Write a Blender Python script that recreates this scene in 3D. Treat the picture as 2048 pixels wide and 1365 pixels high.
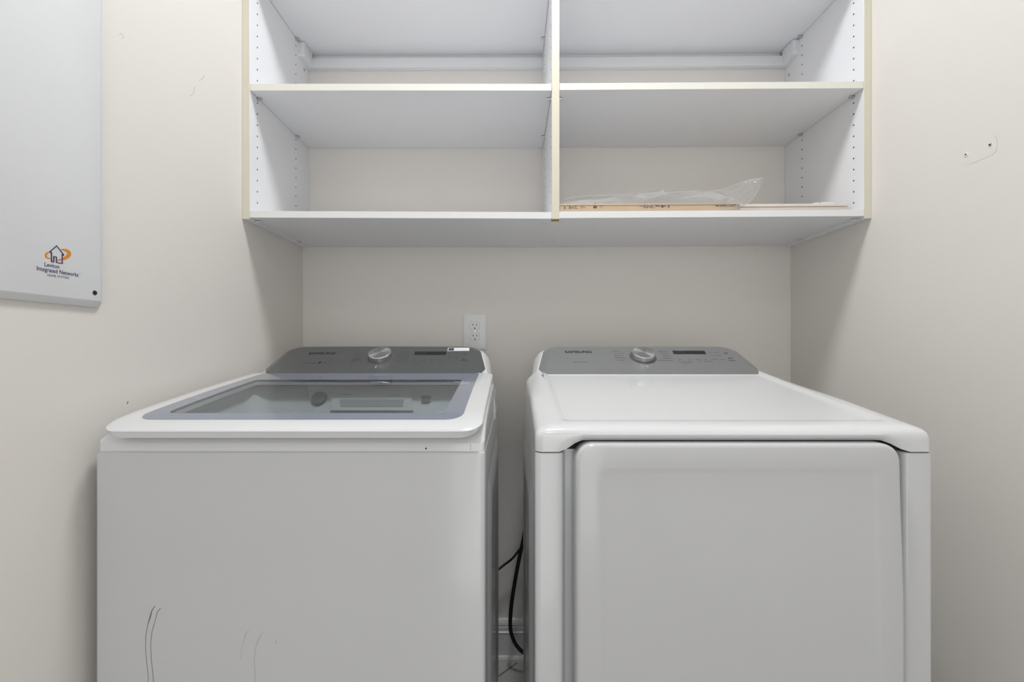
import bpy, bmesh, math, random
from mathutils import Vector, Matrix
random.seed(7)
S = bpy.context.scene
C = S.collection
for o in list(bpy.data.objects): bpy.data.objects.remove(o)

# ------------------------------------------------------------------ camera
F = 880.0; CX = 1023.5; CY = 695.0; CAMZ = 1.125       # focal length and principal point on 2048x1365
cam_d = bpy.data.cameras.new('camera'); cam = bpy.data.objects.new('camera', cam_d); C.objects.link(cam)
cam.location = (0, 0, CAMZ); cam.rotation_euler = (math.pi/2, 0, 0)
cam_d.sensor_width = 36; cam_d.lens = 36*F/2048; cam_d.shift_y = (CY-682.5)/2048; cam_d.clip_start = 0.02
S.camera = cam
w = bpy.data.worlds.new('world'); S.world = w; w.use_nodes = True
w.node_tree.nodes['Background'].inputs[0].default_value = (0.95, 0.98, 1.0, 1)
w.node_tree.nodes['Background'].inputs[1].default_value = 1.0
S.view_settings.view_transform = 'Standard'; S.view_settings.look = 'None'
S.view_settings.gamma = 1; S.view_settings.use_curve_mapping = False
S.view_settings.exposure = 1.08
LAMP1 = 31.0      # ceiling lamp over the machines
FILL_LAMP = 6.0      # added lamp behind the camera, unseen, for frontal fill

def at(px, py, Z):       # point at depth Z seen at a photo position
    return Vector(((px-CX)*Z/F, Z, CAMZ-(py-CY)*Z/F))

# ------------------------------------------------------------------ materials
MATS = {}
def mat(name, col, rough=0.5, metal=0.0, bump=0.0, bscale=200.0, var=0.0, vscale=6.0, coat=0.0, spec=0.5, emit=None, aniso=0):
    m = bpy.data.materials.new(name); m.use_nodes = True; nt = m.node_tree; b = nt.nodes['Principled BSDF']
    b.inputs['Base Color'].default_value = (*col, 1); b.inputs['Roughness'].default_value = rough
    b.inputs['Metallic'].default_value = metal; b.inputs['Coat Weight'].default_value = coat
    b.inputs['Coat Roughness'].default_value = 0.06; b.inputs['Specular IOR Level'].default_value = spec
    tc = nt.nodes.new('ShaderNodeTexCoord')
    if var:
        n = nt.nodes.new('ShaderNodeTexNoise'); n.inputs['Scale'].default_value = vscale; n.inputs['Detail'].default_value = 5
        nt.links.new(tc.outputs['Object'], n.inputs['Vector'])
        mx = nt.nodes.new('ShaderNodeMixRGB'); mx.inputs[1].default_value = (*[c*(1-var) for c in col], 1)
        mx.inputs[2].default_value = (*[min(1, c*(1+var)) for c in col], 1)
        nt.links.new(n.outputs['Fac'], mx.inputs[0]); nt.links.new(mx.outputs[0], b.inputs['Base Color'])
    if bump:
        n2 = nt.nodes.new('ShaderNodeTexNoise'); n2.inputs['Scale'].default_value = bscale; n2.inputs['Detail'].default_value = 3
        nt.links.new(tc.outputs['Object'], n2.inputs['Vector'])
        bp = nt.nodes.new('ShaderNodeBump'); bp.inputs['Strength'].default_value = bump; bp.inputs['Distance'].default_value = 0.002
        nt.links.new(n2.outputs['Fac'], bp.inputs['Height']); nt.links.new(bp.outputs[0], b.inputs['Normal'])
    if emit:
        b.inputs['Emission Color'].default_value = (0.96, 0.983, 1.0, 1); b.inputs["Emission Strength"].default_value = emit
    MATS[name] = m
    return m
M_wall = mat('wall_paint', (0.80, 0.768, 0.727), 0.6, bump=0.12, bscale=160, var=0.012, vscale=3)
M_ceil = mat('ceiling_paint', (0.80, 0.79, 0.77), 0.8, bump=0.1, bscale=120)
M_trim = mat('trim_paint', (0.74, 0.73, 0.72), 0.35, var=0.02)
M_tile = mat('floor_tile', (0.52, 0.50, 0.48), 0.35, var=0.16, vscale=18, bump=0.05, bscale=60)
M_grout = mat('floor_grout', (0.22, 0.21, 0.20), 0.9, bump=0.2)
M_mel = mat('white_melamine', (0.86, 0.865, 0.885), 0.38, bump=0.03, bscale=500, var=0.008)
M_cream = mat('yellowed_edge_band', (0.70, 0.665, 0.55), 0.4, var=0.03, vscale=3)
M_white_edge = mat('white_edge_band', (0.82, 0.82, 0.82), 0.35)
M_raw = mat('raw_chipboard', (0.42, 0.25, 0.10), 0.85, var=0.2, vscale=300)
M_hole = mat('dark_hole', (0.03, 0.03, 0.03), 0.8)
M_pin = mat('nickel_pin', (0.55, 0.55, 0.56), 0.3, metal=0.9)
M_plw = mat('white_plastic', (0.78, 0.785, 0.80), 0.35)
M_enam = mat('white_enamel', (0.62, 0.625, 0.635), 0.22, coat=0.35, var=0.006, vscale=2)
M_gplast = mat('gloss_white_plastic', (0.75, 0.755, 0.765), 0.16, coat=0.3)
M_grey = mat('grey_console', (0.175, 0.178, 0.182), 0.28, metal=0.55, var=0.03, vscale=3)
M_grey2 = mat('light_grey_console', (0.36, 0.364, 0.37), 0.28, metal=0.55, var=0.03, vscale=3)
M_ring = mat('dial_ring_grey', (0.20, 0.20, 0.205), 0.3, metal=.5)
M_black = mat('black_print', (0.012, 0.012, 0.013), 0.5)
M_print = mat('grey_print', (0.055, 0.055, 0.058), 0.5)
M_lprint = mat('light_print', (0.45, 0.46, 0.48), 0.5)
M_disp = mat('display_black', (0.008, 0.008, 0.009), 0.12, coat=0.5)
M_frit = mat('blue_grey_glass_border', (0.245, 0.27, 0.34), 0.08, coat=0.6)
M_tub = mat('tub_interior', (0.74, 0.76, 0.77), 0.6)
M_steel = mat('tub_steel', (0.55, 0.56, 0.57), 0.55, metal=0.9)
M_dgrey = mat('mid_grey_plastic', (0.17, 0.18, 0.21), 0.4)
M_lgrey = mat('light_grey_plastic', (0.42, 0.44, 0.45), 0.4)
M_cord = mat('black_rubber', (0.008, 0.008, 0.008), 0.5)
M_card = mat('cardboard', (0.66, 0.50, 0.34), 0.8, var=0.08, vscale=40)
M_board = mat('beige_board', (0.74, 0.67, 0.60), 0.7, var=0.06, vscale=30)
M_cprint = mat('dark_card_print', (0.10, 0.085, 0.08), 0.7)
M_navy = mat('navy_print', (0.022, 0.03, 0.13), 0.5)
M_orange = mat('orange_print', (0.72, 0.27, 0.02), 0.5)
M_sgrey = mat('grey_panel_print', (0.12, 0.12, 0.14), 0.5)
M_panel = mat('panel_white_metal', (0.76, 0.765, 0.78), 0.4, bump=0.03, bscale=300)
M_screw = mat('dark_screw', (0.05, 0.05, 0.05), 0.35, metal=0.7)
M_plate = mat('outlet_plate', (0.84, 0.845, 0.84), 0.3)
M_scuff = mat('scuff', (0.17, 0.17, 0.17), 0.7)
M_fscuff = mat('faint_scuff', (0.42, 0.42, 0.42), 0.6)
M_wscuff = mat('wall_scuff', (0.50, 0.465, 0.43), 0.7)
M_lamp = mat('lamp_glass', (0.9, 0.9, 0.88), 0.4, emit=LAMP1)
M_fill_lamp = mat('fill_lamp_glass', (0.9, 0.9, 0.88), 0.4, emit=FILL_LAMP)
M_seam = mat('dark_seam', (0.06, 0.06, 0.06), 0.8)

def knob_mat():
    m = mat('brushed_knob', (0.62, 0.62, 0.63), 0.32, metal=1.0); nt = m.node_tree; b = nt.nodes['Principled BSDF']
    b.inputs['Anisotropic'].default_value = 0.7
    t = nt.nodes.new('ShaderNodeTangent'); t.direction_type = 'RADIAL'; t.axis = 'Z'
    nt.links.new(t.outputs[0], b.inputs['Tangent'])
    return m
M_knob = knob_mat()
def clear_mat(name, tint, spec_rough, white, wcol=(0.9, 0.9, 0.9), ior=1.5, refl=1.0):
    m = bpy.data.materials.new(name); m.use_nodes = True; nt = m.node_tree; nt.nodes.clear()
    out = nt.nodes.new('ShaderNodeOutputMaterial'); tr = nt.nodes.new('ShaderNodeBsdfTransparent'); tr.inputs[0].default_value = (*tint, 1)
    gl = nt.nodes.new('ShaderNodeBsdfGlossy'); gl.inputs['Roughness'].default_value = spec_rough
    df = nt.nodes.new('ShaderNodeBsdfDiffuse'); df.inputs[0].default_value = (*wcol, 1)
    fr = nt.nodes.new('ShaderNodeFresnel'); fr.inputs[0].default_value = ior
    m1 = nt.nodes.new('ShaderNodeMixShader'); m1.inputs[0].default_value = white
    m2 = nt.nodes.new('ShaderNodeMixShader')
    tl = nt.nodes.new('ShaderNodeBsdfTranslucent'); tl.inputs[0].default_value = (*wcol, 1); m0 = nt.nodes.new('ShaderNodeMixShader')
    nt.links.new(df.outputs[0], m0.inputs[1]); nt.links.new(tl.outputs[0], m0.inputs[2])
    nt.links.new(tr.outputs[0], m1.inputs[1]); nt.links.new(m0.outputs[0], m1.inputs[2])
    mu = nt.nodes.new('ShaderNodeMath'); mu.operation = 'MULTIPLY'; mu.inputs[1].default_value = refl
    nt.links.new(fr.outputs[0], mu.inputs[0]); nt.links.new(mu.outputs[0], m2.inputs[0]); nt.links.new(m1.outputs[0], m2.inputs[1]); nt.links.new(gl.outputs[0], m2.inputs[2])
    nt.links.new(m2.outputs[0], out.inputs[0])
    return m
M_glass = clear_mat('tinted_lid_glass', (0.74, 0.78, 0.79), 0.01, 0.0)
M_bag = clear_mat('clear_plastic_film', (0.995, 0.995, 0.995), 0.08, 0.09, (0.97, 0.97, 0.96), 1.35, 0.35)

# ------------------------------------------------------------------ helpers
ROOT = {}
def wloc(o):
    v = Vector((0, 0, 0))
    while o is not None:
        v = v + o.location; o = o.parent
    return v
def link(name, bm, m, parent=None, smooth=35, label=None, stuff=False):
    off = wloc(parent) if parent else Vector((0, 0, 0))
    bmesh.ops.recalc_face_normals(bm, faces=bm.faces[:])
    if off.length: bmesh.ops.translate(bm, verts=bm.verts[:], vec=-off)
    me = bpy.data.meshes.new(name); bm.to_mesh(me); bm.free()
    if smooth:
        for p in me.polygons: p.use_smooth = True
        me.set_sharp_from_angle(angle=math.radians(smooth))
    me.materials.append(m)
    o = bpy.data.objects.new(name, me); C.objects.link(o)
    if parent: o.parent = parent
    if label: o['label'] = label
    if stuff: o['kind'] = 'stuff'
    return o
def tag(o, label, cat, group=None):
    o['label'] = label; o['category'] = cat
    if group: o['group'] = group
    return o
def thing(name, label, cat, loc, group=None):
    o = bpy.data.objects.new(name, None); C.objects.link(o); o.location = loc; o.empty_display_size = 0.05
    return tag(o, label, cat, group)
def struct(o): o['kind'] = 'structure'; return o
def NB(): return bmesh.new()
def box(bm, x0, x1, y0, y1, z0, z1, bev=0.0, seg=2, top=None):
    """axis box; top = z-offset function(x, y) added to every vertex"""
    vs = [bm.verts.new((x, y, z)) for z in (z0, z1) for y in (y0, y1) for x in (x0, x1)]
    fs = [bm.faces.new([vs[i] for i in q]) for q in ((0, 2, 3, 1), (4, 5, 7, 6), (0, 1, 5, 4), (1, 3, 7, 5), (3, 2, 6, 7), (2, 0, 4, 6))]
    if top:
        for v in vs: v.co.z += top(v.co.x, v.co.y)
    if bev:
        es = list({e for f in fs for e in f.edges})
        bmesh.ops.bevel(bm, geom=es, offset=bev, segments=seg, affect='EDGES', profile=0.6)
    return bm
def loft(bm, rings, cap0=True, cap1=True):
    vr = [[bm.verts.new(p) for p in r] for r in rings]
    n = len(rings[0])
    for a, b in zip(vr, vr[1:]):
        for i in range(n):
            j = (i+1) % n
            bm.faces.new((a[i], a[j], b[j], b[i]))
    if cap0: bm.faces.new(vr[0][::-1])
    if cap1: bm.faces.new(vr[-1])
    return vr
def rrect(x0, x1, y0, y1, r, n=6, k=14, rb=None):
    """rounded rectangle ring: r = radius at low-y corners, rb = at high-y corners"""
    rb = r if rb is None else rb
    cs = [(x0+r, y0+r, r, 180), (x1-r, y0+r, r, 270), (x1-rb, y1-rb, rb, 0), (x0+rb, y1-rb, rb, 90)]
    arcs = []
    for cx, cy, rr, a0 in cs:
        arcs.append([(cx+rr*math.cos(math.radians(a0+90*i/n)), cy+rr*math.sin(math.radians(a0+90*i/n))) for i in range(n+1)])
    out = []
    for i, a in enumerate(arcs):
        out += a
        b = arcs[(i+1) % 4][0]; e = a[-1]
        for j in range(1, k): out.append((e[0]+(b[0]-e[0])*j/k, e[1]+(b[1]-e[1])*j/k))
    return out
def interp(tab, x):
    if x <= tab[0][0]: return tab[0][1]
    for (a, fa), (b, fb) in zip(tab, tab[1:]):
        if x <= b: return fa+(fb-fa)*(x-a)/(b-a)
    return tab[-1][1]
def tube(bm, pts, r, n=10, closed_ends=True):
    pts = [Vector(p) for p in pts]
    # catmull-rom resample
    P = [pts[0]]+pts+[pts[-1]]; path = []
    for i in range(1, len(P)-2):
        for s in range(6):
            t = s/6; a, b, c, d = P[i-1:i+3]
            path.append(0.5*((2*b)+(c-a)*t+(2*a-5*b+4*c-d)*t*t+(-a+3*b-3*c+d)*t**3))
    path.append(pts[-1]); rings = []
    for i, p in enumerate(path):
        d = (path[min(i+1, len(path)-1)]-path[max(i-1, 0)]).normalized()
        up = Vector((0, 1, 0)) if abs(d.y) < 0.9 else Vector((1, 0, 0))
        s = d.cross(up).normalized(); u = s.cross(d)
        rings.append([p+r*(math.cos(2*math.pi*k/n)*s+math.sin(2*math.pi*k/n)*u) for k in range(n)])
    loft(bm, rings)
def disc(bm, c, nrm, r, h, n=16, r2=None):
    """short cylinder based at c along nrm"""
    c = Vector(c); nrm = Vector(nrm).normalized()
    up = Vector((0, 0, 1)) if abs(nrm.z) < 0.9 else Vector((1, 0, 0))
    s = nrm.cross(up).normalized(); u = s.cross(nrm); r2 = r if r2 is None else r2
    loft(bm, [[c+rr*(math.cos(2*math.pi*k/n)*s+math.sin(2*math.pi*k/n)*u)+nrm*hh for k in range(n)] for rr, hh in ((r, 0), (r2, h))])
class Plane:
    """a flat place on a surface: origin, right, up; nrm points to the room"""
    def __init__(s, o, r, u):
        s.o = Vector(o); s.r = Vector(r).normalized(); s.u = Vector(u).normalized(); s.n = s.r.cross(s.u)
    def p(s, a, b, h=0.0): return s.o+s.r*a+s.u*b+s.n*h
    def px(s, x, y):
        d = Vector(((x-CX)/F, 1, -(y-CY)/F)); c = Vector((0, 0, CAMZ))
        t = (s.o-c).dot(s.n)/d.dot(s.n); q = c+d*t-s.o
        return q.dot(s.r), q.dot(s.u)
def slab(bm, pl, poly, h0=0.0, h1=0.0004):
    lo = [pl.p(a, b, h0) for a, b in poly]; hi = [pl.p(a, b, h1) for a, b in poly]
    loft(bm, [lo, hi])
def stroke(bm, pl, pts, wd, h0=0.0, h1=0.0004):
    L, R = [], []
    for i, p in enumerate(pts):
        a = Vector(pts[max(i-1, 0)]); b = Vector(pts[min(i+1, len(pts)-1)]); d = (b-a)
        d = d.normalized() if d.length else Vector((1, 0)); nn = Vector((-d.y, d.x))
        ww = wd[i] if isinstance(wd, (list, tuple)) else wd
        L.append(Vector(p)+nn*ww/2); R.append(Vector(p)-nn*ww/2)
    for i in range(len(pts)-1): slab(bm, pl, [L[i], R[i], R[i+1], L[i+1]], h0, h1)
_tcache = {}
def text_geo(s, bold):
    key = (s, bold)
    if key not in _tcache:
        cu = bpy.data.curves.new('t', 'FONT'); cu.body = s; cu.offset = bold; cu.resolution_u = 3; cu.fill_mode = 'BOTH'
        ob = bpy.data.objects.new('t', cu); C.objects.link(ob)
        bpy.context.view_layer.update()
        me = bpy.data.meshes.new_from_object(ob.evaluated_get(bpy.context.evaluated_depsgraph_get()))
        vs = [v.co.copy() for v in me.vertices]; fs = [list(p.vertices) for p in me.polygons]
        bpy.data.objects.remove(ob); bpy.data.curves.remove(cu); bpy.data.meshes.remove(me)
        _tcache[key] = (vs, fs)
    return _tcache[key]
def lettering(bm, pl, s, a0, b0, wd, ht, bold=0.0, h=0.0004, flip=False, capref='H'):
    """text with baseline start (a0,b0), total width wd and capital height ht; flip turns it upside down in its place"""
    vs, fs = text_geo(s, bold)
    x0 = min(v.x for v in vs); x1 = max(v.x for v in vs); cv, _ = text_geo(capref, bold)
    ch = max(v.y for v in cv)-min(v.y for v in cv)
    nv = []
    for v in vs:
        a = (v.x-x0)/(x1-x0)*wd; b = v.y/ch*ht
        if flip: a = wd-a; b = ht-b
        nv.append(bm.verts.new(pl.p(a0+a, b0+b, h)))
    for f in fs:
        try: bm.faces.new([nv[i] for i in f])
        except ValueError: pass

def cr_(P, t):
    n = len(P)-1; f = t*n; i = min(int(f), n-1); u = f-i
    a, b, c, d = P[max(i-1, 0)], P[i], P[i+1], P[min(i+2, n)]
    return 0.5*((2*b)+(c-a)*u+(2*a-5*b+4*c-d)*u*u+(-a+3*b-3*c+d)*u**3)
# ------------------------------------------------------------------ room
XL, XR, YB, YF, ZC = -0.7545, 1.0055, 1.588, -1.75, 2.74
def wall(name, x0, x1, y0, y1, z0, z1, m=M_wall):
    return struct(link(name, box(NB(), x0, x1, y0, y1, z0, z1), m, smooth=0))
wall_back = wall('wall_back', XL-.1, XR+.1, YB, YB+.1, -.05, ZC+.05)
wall_left = wall('wall_left', XL-.1, XL, YF, YB, -.05, ZC+.05)
wall_right = wall('wall_right', XR, XR+.1, YF, YB, -.05, ZC+.05)
bm = NB(); DO0, DO1, DOH = -.45, .65, 2.06       # added unseen doorway, lets world light in as frontal fill
box(bm, XL-.1, DO0, YF-.1, YF, -.05, ZC+.05); box(bm, DO1, XR+.1, YF-.1, YF, -.05, ZC+.05); box(bm, DO0, DO1, YF-.1, YF, DOH, ZC+.05)
wall_front = struct(link('wall_front', bm, M_wall, smooth=0))
pd = bpy.data.lights.new('fill_portal', 'AREA'); pd.shape = 'RECTANGLE'; pd.size = DO1-DO0; pd.size_y = DOH; pd.cycles.is_portal = True
po = bpy.data.objects.new('fill_portal', pd); C.objects.link(po); po.location = ((DO0+DO1)/2, YF-.05, DOH/2); po.rotation_euler = (math.pi/2, 0, 0)
wall('ceiling', XL, XR, YF, YB, ZC, ZC+.1, M_ceil)
floor = wall('floor', XL, XR, YF, YB, -.1, -.0025, M_grout)
# diagonal tiles, clipped to the room
def clip(poly):
    for ax, lim, sg in ((0, XL+.002, 1), (0, XR-.002, -1), (1, YF+.002, 1), (1, YB-.002, -1)):
        out = []
        for i, p in enumerate(poly):
            q = poly[(i+1) % len(poly)]; ip = sg*(p[ax]-lim) >= 0; iq = sg*(q[ax]-lim) >= 0
            if ip: out.append(p)
            if ip != iq:
                t = (lim-p[ax])/(q[ax]-p[ax]); out.append((p[0]+(q[0]-p[0])*t, p[1]+(q[1]-p[1])*t))
        poly = out
        if not poly: return []
    return poly
TS = 0.33; sq = math.sqrt(.5); ox, oy = 0.0296, 1.579; g = 0.0035
for i in range(-12, 12):
    for j in range(-12, 12):
        def tp(a, b): return (ox+(a+b)*sq, oy+(a-b)*sq)
        a0, a1, b0, b1 = (i+.3)*TS+g, (i+1.3)*TS-g, j*TS+g, (j+1)*TS-g
        pg = clip([tp(a0, b0), tp(a1, b0), tp(a1, b1), tp(a0, b1)])
        if len(pg) < 3: continue
        bm = NB(); loft(bm, [[(x, y, -.0025) for x, y in pg], [(x, y, 0) for x, y in pg]])
        link('tile', bm, M_tile, floor, smooth=0)
# baseboards with a moulded profile
prof = [(0, 0), (0.022, 0), (0.022, .012), (.018, .02), (.0145, .022), (.0145, .098), (.016, .101), (.016, .104), (.0125, .107), (.0125, .121), (.009, .1225), (.009, .126), (.0115, .128), (.0105, .138), (.006, .146), (0, .147)]
def baseboard(name, p0, p1, nrm):
    bm = NB(); p0, p1, nrm = Vector(p0), Vector(p1), Vector(nrm)
    loft(bm, [[p+nrm*d+Vector((0, 0, z)) for d, z in prof] for p in (p0, p1)])
    return struct(link(name, bm, M_trim, smooth=25))
baseboard('baseboard_back', (XL+.02, YB, 0), (XR-.02, YB, 0), (0, -1, 0))
baseboard('baseboard_left', (XL, YF, 0), (XL, YB, 0), (1, 0, 0))
baseboard('baseboard_right', (XR, YF, 0), (XR, YB, 0), (-1, 0, 0))

# ------------------------------------------------------------------ ceiling lamp and added fill lamp
def ceiling_lamp(x, y, r, m, label):
    t = thing('ceiling_lamp', label, 'lamp', (x, y, ZC))
    n = 32
    def ring(rr, z): return [(x+rr*math.cos(2*math.pi*k/n), y+rr*math.sin(2*math.pi*k/n), z) for k in range(n)]
    link('mounting_ring', (lambda b: (loft(b, [ring(r*.9, ZC), ring(r*1.06, ZC-.008), ring(r*1.06, ZC-.028), ring(r*.98, ZC-.032)]), b)[1])(NB()), M_plw, t)
    b = NB(); loft(b, [ring(r, ZC-.03)]+[ring(r*math.cos(a), ZC-.032-.014*math.sin(a)) for a in (.25, .55, .9, 1.25, 1.45)], cap0=False)
    link('glass_shade', b, m, t)
ceiling_lamp(0.08, 0.76, 0.16, M_lamp, 'round white flush ceiling lamp above the two machines')
ceiling_lamp(0.12, -0.85, 0.18, M_fill_lamp, 'added round white fill lamp on the ceiling behind the camera, unseen')

# ------------------------------------------------------------------ wall shelf unit
ZF = 1.230
unit = thing('wall_shelf_unit', 'white two-bay wall shelf unit with cream edges hung above the machines', 'shelf unit', (XL, YB, 1.484))
ZB_BOT, ZTOP = 1.484, 2.206
DX0, DX1 = 0.1115, 0.1325                 # divider
PL0, PL1 = XL+.0005, XL+.0205             # left panel
PR0, PR1 = XR-.0205, XR-.0005
def zsag(x, y): # the middle of the unit hangs a little low
    return -0.0035*(1-abs(x-DX0)/1.0)
def panel(x0, x1, z0, front=M_cream, y1=YB-.001):
    p = link('side_panel' if x0 != DX0 else 'divider', box(NB(), x0, x1, ZF+.0012, y1, z0, ZTOP, .0004, 1), M_mel, unit, smooth=0)
    link('edge_band', box(NB(), x0, x1, ZF, ZF+.0012, z0, ZTOP, .0003, 1), front, p, smooth=0)
    return p
pl_ = panel(PL0, PL1, ZB_BOT); pr_ = panel(PR0, PR1, ZB_BOT+.002)
pd_ = panel(DX0, DX1, 1.5055)
bm = box(NB(), DX0, DX1, ZF+.0012, ZF+.0195, 1.4825, 1.5055); link('raw_end', bm, M_raw, pd_, smooth=0)
link('edge_band', box(NB(), DX0, DX1, ZF, ZF+.0012, 1.484, 1.5055), M_cream, pd_, smooth=0)
M_cream2 = mat('pale_edge_band', (0.80, 0.785, 0.72), 0.4, var=0.02, vscale=3)
def shelf(x0, x1, zl, zr, th, y0, y1, em, notch=False):
    def tz(x, y): return (zl+(zr-zl)*(x-x0)/(x1-x0))
    bm = NB()
    if notch:
        box(bm, x0+.021, x1, y0+.001, y0+.0195, 0, th, top=tz); box(bm, x0, x1, y0+.0195, y1, 0, th, top=tz)
    else: box(bm, x0, x1, y0+.001, y1, 0, th, .0003, 1, top=tz)
    s = link('shelf', bm, M_mel, unit, smooth=0)
    link('edge_band', box(NB(), x0+(.021 if notch else 0), x1, y0, y0+.001, 0, th, .0002, 1, top=tz), em, s, smooth=0)
    return s
def zz(py, Z): return CAMZ-(py-CY)*Z/F
TH = .0185
sb1 = shelf(PL1+.0004, DX0-.0004, zz(435.3, ZF), zz(437.6, ZF), TH, ZF+.0005, YB-.001, M_white_edge)
sb2 = shelf(DX0+.0001, PR0-.0004, zz(436.6, ZF), zz(432.3, ZF), TH, ZF+.0005, YB-.001, M_white_edge, notch=True)
sm1 = shelf(PL1+.001, DX0-.001, zz(180.5, ZF), zz(180.6, ZF), TH+.0005, ZF+.0015, YB-.001, M_cream2)
sm2 = shelf(DX1+.001, PR0-.001, zz(179.5, ZF), zz(175.8, ZF), TH+.0005, ZF+.0015, YB-.001, M_cream2)
zt_l, zt_r = zz(111.0, 1.5845), zz(106.5, 1.5845)
st1 = shelf(PL1+.001, DX0-.001, zt_l, zt_l+.002, TH, ZF+.0015, YB-.0036, M_cream2)
st2 = shelf(DX1+.001, PR0-.001, zt_l+.003, zt_r, TH, ZF+.0015, YB-.0036, M_cream2)
# suspension rail behind the top shelf
for (x0, x1, zl, zr) in ((PL1, DX0, zz(136, YB-.0195), zz(135, YB-.0195)), (DX1, PR0, zz(135, YB-.0195), zz(131.5, YB-.0195))):
    def tz(x, y, x0=x0, x1=x1, zl=zl, zr=zr): return zl+(zr-zl)*(x-x0)/(x1-x0)
    link('hanging_rail', box(NB(), x0, x1, YB-.0215, YB-.003, 0, .0350, .002, 2, top=tz), M_plw, unit)
    link('rail_backer', box(NB(), x0, x1, YB-.003, YB-.0003, .001, .075, 0, 2, top=tz), M_plw, unit)
# bracket covers at the outer panels
def bracket(xp, sg, zt):
    bm = NB(); rings = []
    for d, xx in ((0, 0), (0, .012), (.0006, .0165), (.003, .0205), (.008, .022)):
        rings.append([(xp+sg*xx, y, z) for y, z in rrect(1.507+d, 1.571-d*.2, zt-.0525+d, zt-.0005-d*.3, max(.002, .007-d*.6), 5, 4)])
    loft(bm, rings)
    link('bracket_cover', bm, M_plw, unit, smooth=30)
bracket(PL1, 1, zt_l); bracket(PR0, -1, zt_r)
# peg holes: 32 mm system, two columns per panel face
def holes(panel_obj, xf, sg):
    bm = NB()
    for Z in (ZF+.0385, 1.4945):
        z = 1.5415
        while z < ZTOP-.02:
            disc(bm, (xf, Z, z), (sg, 0, 0), .0025, .0002, 8); z += .032
    link('peg_holes', bm, M_hole, panel_obj, smooth=0, stuff=True)
holes(pl_, PL1, 1); holes(pr_, PR0, -1); holes(pd_, DX0, -1); holes(pd_, DX1, 1)
def pin(par, x, Z, z, sg):
    bm = NB(); disc(bm, (x, Z, z-.004), (sg, 0, 0), .0035, .012, 10); disc(bm, (x+sg*.001, Z, z-.003), (sg, 0, 0), .0055, .002, 10)
    link('shelf_pin', bm, M_pin, par)
for par, x, sg, zf in ((sm1, PL1, 1, zz(180.5, ZF)), (sm1, DX0, -1, zz(180.6, ZF)), (sm2, DX1, 1, zz(179.5, ZF)), (sm2, PR0, -1, zz(175.8, ZF)),
                       (st1, PL1, 1, zt_l), (st1, DX0, -1, zt_l+.002), (st2, DX1, 1, zt_l+.003), (st2, PR0, -1, zt_r)):
    for Z in (ZF+.0385, 1.4945): pin(par, x, Z, zf, sg)
for par, pts in ((sb1, ((517, 442), (597, 484), (1090, 444), (1084, 483))), (sb2, ((1121, 443.5), (1107, 482), (1707, 440.5), (1597, 482)))):
    for (px, py) in pts:
        zb = zz(435.5, ZF); Z = (CAMZ-zb)*F/(py-CY); x = (px-CX)*Z/F
        bm = NB(); disc(bm, (x, Z, zb+.0008-.004 if par is sb1 else zb-.0008), (0, 0, -1), .0085, .0016, 16, .0075); link('cam_cap', bm, M_plw, par)
# screw in each outer panel beside the rail
for xf, sg, px, py in ((PL1, 1, 608, 140), (PR0, -1, 1577.5, 150)):
    Z = xf*F/(px-CX); bm = NB(); disc(bm, (xf, Z, zz(py, Z)), (sg, 0, 0), .005, .0015, 10); link('screw', bm, M_pin, pl_ if sg > 0 else pr_)

# ------------------------------------------------------------------ left wall network panel
XP = XL+.0125
npn = thing('network_panel', 'white metal network enclosure cover on the left wall', 'panel', (XL, .61, 1.197))
def prect(d, x): # ring in YZ
    return [(x, y, z) for y, z in rrect(.42+d, .8045-d, 1.197+d, 1.93-d, max(.002, .012-d), 5, 4)]
bm = NB(); loft(bm, [prect(0, XL), prect(0, XL+.004), prect(.001, XL+.006), prect(.010, XP-.0006), prect(.012, XP)])
cover = link('cover', bm, M_panel, npn, smooth=20)
PP = Plane((XP, 0, 0), (0, 1, 0), (0, 0, 1))
q = PP.px(189, 586); bm = NB(); disc(bm, PP.p(*q), PP.n, .0042, .0012, 16, .0036); scw = link('screw', bm, M_screw, npn, label='small dark cross-head screw')
bm = NB(); stroke(bm, PP, [(q[0]-.002, q[1]), (q[0]+.002, q[1])], .0008, .0012, .0014); stroke(bm, PP, [(q[0], q[1]-.002), (q[0], q[1]+.002)], .0008, .0012, .0014)
link('cross_slot', bm, M_black, scw)
def zp(x, y): return PP.px(x/7.583, 460+y/7.583)
bm = NB()
hs = [(748, 335), (853, 243), (960, 378), (953, 388), (936, 376), (938, 510), (848, 493), (850, 414), (808, 406), (808, 487), (773, 480), (773, 345), (748, 333)]
hp = [zp(*p) for p in hs]
for i, (a, b) in enumerate(zip(hp, hp[1:])):
    d = (Vector(b)-Vector(a)).normalized()*.0006
    stroke(bm, PP, [Vector(a)-d, Vector(b)+d], .0013, 0, .0005+.00003*i)
link('logo_house', bm, M_navy, npn, smooth=0)
bm = NB()
arcL = [(750, 335), (715, 350), (692, 380), (697, 412), (725, 430), (775, 438)]
arcR = [(906, 302), (950, 300), (1000, 314), (1038, 340), (1040, 380), (1005, 415), (955, 440), (900, 455), (835, 462)]
def sarc(arc, wds, h):
    P = [Vector(zp(*p)) for p in arc]; n = 36; W = [Vector((w_, 0)) for w_ in wds]
    stroke(bm, PP, [cr_(P, k/n) for k in range(n+1)], [max(.0003, cr_(W, k/n).x) for k in range(n+1)], 0, h)
sarc(arcL, [.0012, .0026, .0034, .0032, .0022, .001], .0003)
sarc(arcR, [.0006, .0026, .0050, .0062, .0062, .0052, .0040, .0028, .0006], .0003)
link('logo_ring', bm, M_orange, npn, smooth=0)
bm = NB()
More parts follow.
